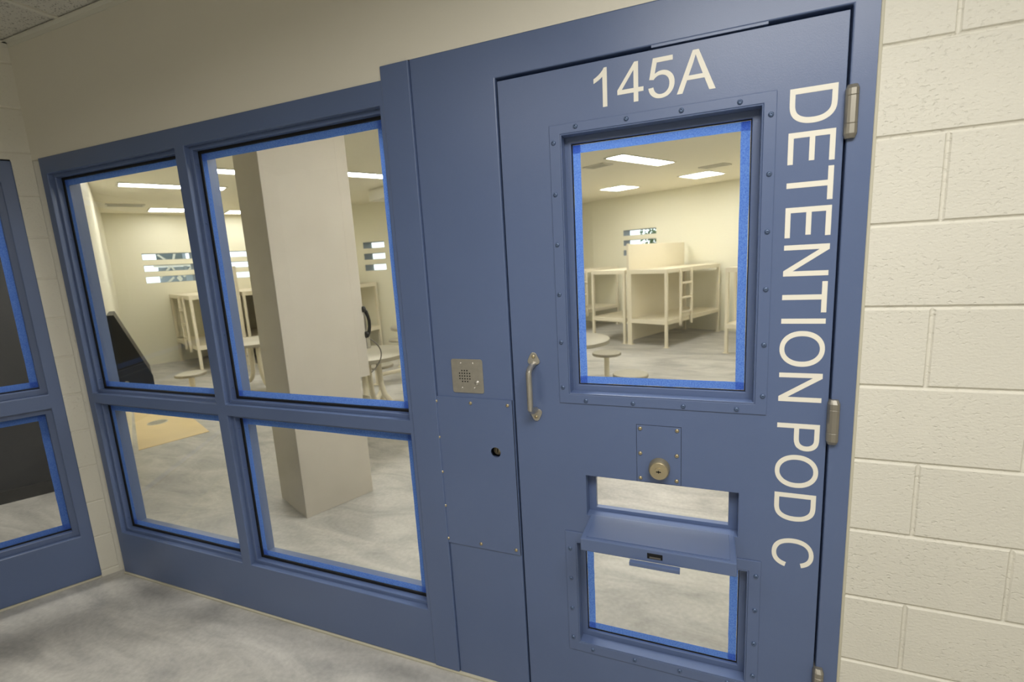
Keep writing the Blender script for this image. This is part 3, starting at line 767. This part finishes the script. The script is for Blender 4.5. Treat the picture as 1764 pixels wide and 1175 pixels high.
# ------------------------------------------------------------------ tables with attached stools
def make_table():
    r = empty('stool_table')
    R_ = .455
    MB().lathe([(R_-.02, .700), (R_, .702), (R_, .738), (R_-.008, .742), (.001, .742)], 40, 'z').build('tabletop', TOPSTEEL, r, smooth=True)
    for k in range(4):
        a = PI/2*k; ca, sa = math.cos(a), math.sin(a)
        def P(d, z): return (d*ca, d*sa, z)
        prof = [(.13, .70), (.13, .50), (.135, .40), (.16, .29), (.22, .20), (.31, .145), (.42, .13), (.745, .13)]
        MB().tube([P(d, z) for d, z in prof], .028, 10).build('support_arm', PODCREAM, r, smooth=True)
        st = MB().lathe([(.165, .425), (.17, .43), (.17, .452), (.163, .458), (.001, .458)], 28, 'z', P(.765, 0)).build('stool_seat', TOPSTEEL, r, smooth=True)
        MB().lathe([(.07, 0), (.07, .008), (.031, .010), (.031, .424), (.09, .425)], 16, 'z', P(.765, 0)).build('stool_post', PODCREAM, r, smooth=True)
    return r
tb = make_table(); tb.location = (-1.20, 3.50, 0); tb.rotation_euler = (0, 0, rad(-22)); tag(tb, 'round steel table with fixed stools at the lower left of the door window', 'table', 'round tables with fixed stools')
for loc, rz, lab in (((-3.10, 2.54, 0), 28, 'round steel table with fixed stools just right of the column'),
                     ((-5.42, 3.16, 0), 70, 'round steel table with fixed stools between the column and the slot-window bunks'),
                     ((-3.68, 4.58, 0), 62, 'round steel table farther back beyond the one right of the column')):
    t = copy_tree(tb); t.location = loc; t.rotation_euler = (0, 0, rad(rz)); tag(t, lab, 'table', 'round tables with fixed stools')

# ------------------------------------------------------------------ ceiling lights and vents
def make_light(sx, sy, dm=None):
    r = empty('ceiling_light')
    MB().add([(-sx/2, -sy/2, 0), (sx/2, -sy/2, 0), (sx/2, sy/2, 0), (-sx/2, sy/2, 0)], [(0, 3, 2, 1)]).box(-sx/2, sx/2, -sy/2, sy/2, .0005, .004).build('diffuser', dm or DIFFUSER, r)
    t = .02
    m = MB()
    m.box(-sx/2-t, sx/2+t, -sy/2-t, -sy/2, -.006, .006).box(-sx/2-t, sx/2+t, sy/2, sy/2+t, -.006, .006)
    m.box(-sx/2-t, -sx/2, -sy/2, sy/2, -.006, .006).box(sx/2, sx/2+t, -sy/2, sy/2, -.006, .006)
    m.build('frame', WHITEMET, r); return r
l1 = make_light(.26, 1.16); l2 = make_light(.52, .52, DIFFUSER2); l3 = make_light(.52, .52)
LZ = PC-.0065
strip = [((-.63, 5.44), 'long slim ceiling light nearest the top of the door window'),
         ((-6.36, 3.10), 'long slim ceiling light across the top of the upper left pane'),
         ((-4.82, 3.16), 'slim ceiling light beside the column, at left of the second pane'),
         ((-3.97, 4.05), 'slim ceiling light right of the column, high in the second pane'),
         ((1.9, 3.6), 'slim ceiling light over the right side of the pod'), ((2.2, 6.2), 'unseen fill strip added over the right-end bunks to brighten the far wall'), ((-2.5, 6.6), 'fill strip added in mid pod to brighten the walls, hidden behind the blue post'), ((-.75, .95), 'unseen fill strip added just inside the door to light the column'), ((-.2, 1.25), 'unseen fill strip added above the inner side of the door for the column')]  # all but the first here are unseen strips added to brighten wall and column
for i, ((x, y), lab) in enumerate(strip):
    o = l1 if i == 0 else copy_tree(l1); o.location = (x, y, LZ); o.rotation_euler = (0, 0, -rad(28)); tag(o, lab, 'ceiling light', 'recessed lights in the pod ceiling')
sq = [((.09, 7.50), 'square ceiling light on the right over the bunks in the door window'),
      ((-1.36, 8.12), 'square ceiling light farthest back on the left of the door window'),
      ((-8.72, 4.55), 'square ceiling light near the slot-window wall in the upper left pane'),
      ((-8.30, 5.72), 'square ceiling light glimpsed at the left edge of the column')]
for i, ((x, y), lab) in enumerate(sq):
    o = l2 if i == 2 else copy_tree(l3 if i < 2 else l2)
    o.location = (x, y, LZ); o.rotation_euler = (0, 0, -rad(28)); tag(o, lab, 'ceiling light', 'recessed lights in the pod ceiling')
bpy.data.objects.remove(l3.children[0]); bpy.data.objects.remove(l3.children[0]); bpy.data.objects.remove(l3)
def make_vent(sx, sy):
    r = empty('ceiling_vent')
    MB().hplate(0, 1, 0, 1, 0, 1) if False else None
    MB().box(-sx/2, sx/2, -sy/2, sy/2, .002, .006).build('backing', VENTG, r)
    m = MB(); t = .025
    m.box(-sx/2, sx/2, -sy/2, -sy/2+t, -.006, .003).box(-sx/2, sx/2, sy/2-t, sy/2, -.006, .003).box(-sx/2, -sx/2+t, -sy/2, sy/2, -.006, .003).box(sx/2-t, sx/2, -sy/2, sy/2, -.006, .003)
    m.build('frame', WHITEMET, r)
    s = MB(); n = 9
    for i in range(n): yy = -sy/2+t+(sy-2*t)*(i+.5)/n; s.box(-sx/2+t, sx/2-t, yy-.008, yy+.008, -.003, .001)
    s.build('louvers', VENTG, r); return r
v0 = make_vent(.5, .30)
for i, (x, y, rz, sc, lab) in enumerate([(-1.22, 5.47, -28, .72, 'small grey ceiling vent left of the slim light in the door window'), (.28, 6.68, -28, .80, 'grey ceiling vent in front of the right square light'),
                       (-8.50, 3.74, 62, 1.0, 'pale ceiling vent behind the slim light in the upper left pane'), ]):
    o = v0 if i == 0 else copy_tree(v0); o.location = (x, y, LZ); o.rotation_euler = (0, 0, rad(rz)); o.scale = (sc, sc, 1); tag(o, lab, 'ceiling vent', 'vents in the pod ceiling')

cb = MB().box(0, 1.0, 0, .45, -.17, .0).build('ceiling_box', WHITEMET, bevel=.01); cb.location = (-4.82, 5.14, PC-.001); cb.rotation_euler = (0, 0, -rad(25))
tag(cb, 'white ceiling-mounted box right of the column top', 'ceiling box')
# slot window linings and panes
def slot_window(name, p, ang, x0, x1, label):
    r = empty(name, p, ang); struct(r, label, 'window')
    for a, b in ROWS:
        f_ = MB().hplate(x0+.001, x1-.001, a+.001, b-.001, .012, .27, [(x0+.006, x1-.006, a+.006, b-.006)]).build('frame', SLOTGREY, r)
        MB().box(x0+.006, x1-.006, .20, .206, a+.006, b-.006).build('glass_pane', GLASS, f_)
SLOTGREY = mat('slot_frame_grey', (.60, .63, .64), .5)
aL = math.atan2(LD.y, LD.x)
slot_window('window_3', tuple(A0), aL, .76-.29, .76+.51, 'three stacked slot openings with trusswork behind, in the upper left pane')
slot_window('window_4', tuple(A0), aL, .76+.76, .76+1.57, 'three stacked slot openings glimpsed at the left edge of the column')
slot_window('window_5', (A1.x, 6.45, 0), 0, -6.07-A1.x, -5.57-A1.x, 'three short slot openings right of the column')
slot_window('window_6', tuple(D0), math.atan2(-WD.y, -WD.x), 3.05-2.215, 3.05-1.40, 'three slot openings half hidden by the bunk divider in the door window')
# ------------------------------------------------------------------ outside the slot windows
tr = empty('steel_truss', tuple(Vector((-9.42, 4.75, 0))+WD*1.25), math.atan2(LD.y, LD.x)); tag(tr, 'grey steel truss bridge outside the long slot window', 'truss')
MB().hplate(.10, .56, 1.90, 2.12, .05, .09).build('web_plate', GIRDER, tr); MB().hplate(.10, .72, 1.46, 1.84, .05, .09).build('web_plate', TRUSS, tr)
MB().box(.02, .80, -.03, .05, 1.845, 1.90).build('chord', WHITEMET, tr)
for (xa, za, xb, zb) in ((.12, 2.10, .33, 1.92), (.36, 1.92, .42, 2.12), (.40, 1.97, .52, 1.93), (.10, 1.62, .30, 1.84), (.33, 1.84, .48, 1.56), (.52, 1.62, .70, 1.84), (.16, 1.46, .34, 1.62), (.40, 1.62, .50, 1.46)):
    MB().bar((xa, 0, za), (xb, 0, zb), .04, .035).build('brace', WHITEMET, tr)
MB().box(.56, .62, .02, .08, 0, 2.12).build('post', TRUSS, tr)
for (px, lab) in ((2.35, 'green leafy tree outside the far slot window, left side'), (1.25, 'green leafy tree outside the far slot window, right side')):
    t = empty('leafy_tree', tuple(Vector((.46, 8.73, 0))+WD*(px+.9)+LD*3.2)); tag(t, lab, 'tree')
    MB().tube([(0, 0, 0), (.03, 0, 1.0), (0, .02, 1.7)], [.07, .06, .04], 8).build('trunk', BARK, t)
    m = MB()
    for k in range(420):
        a, h, rr = random.uniform(0, 2*PI), random.gauss(0, .34), random.random()**.5*.45
        c = Vector((rr*math.cos(a), rr*math.sin(a), 1.95+h)); u = Vector((random.gauss(0, 1), random.gauss(0, 1), random.gauss(0, 1))).normalized(); v = u.orthogonal().normalized()
        m.add([c-u*.07, c+v*.035, c+u*.07, c-v*.035], [(0, 1, 2, 3)])
    m.build('foliage', LEAF, t)
gl = MB().add([(-30, -10, -.12), (20, -10, -.12), (20, 40, -.12), (-30, 40, -.12)], [(0, 1, 2, 3)])
struct(gl.build('ground', mat('pale_ground', (.7, .69, .66), .9)), 'pale ground outside the building', 'ground')
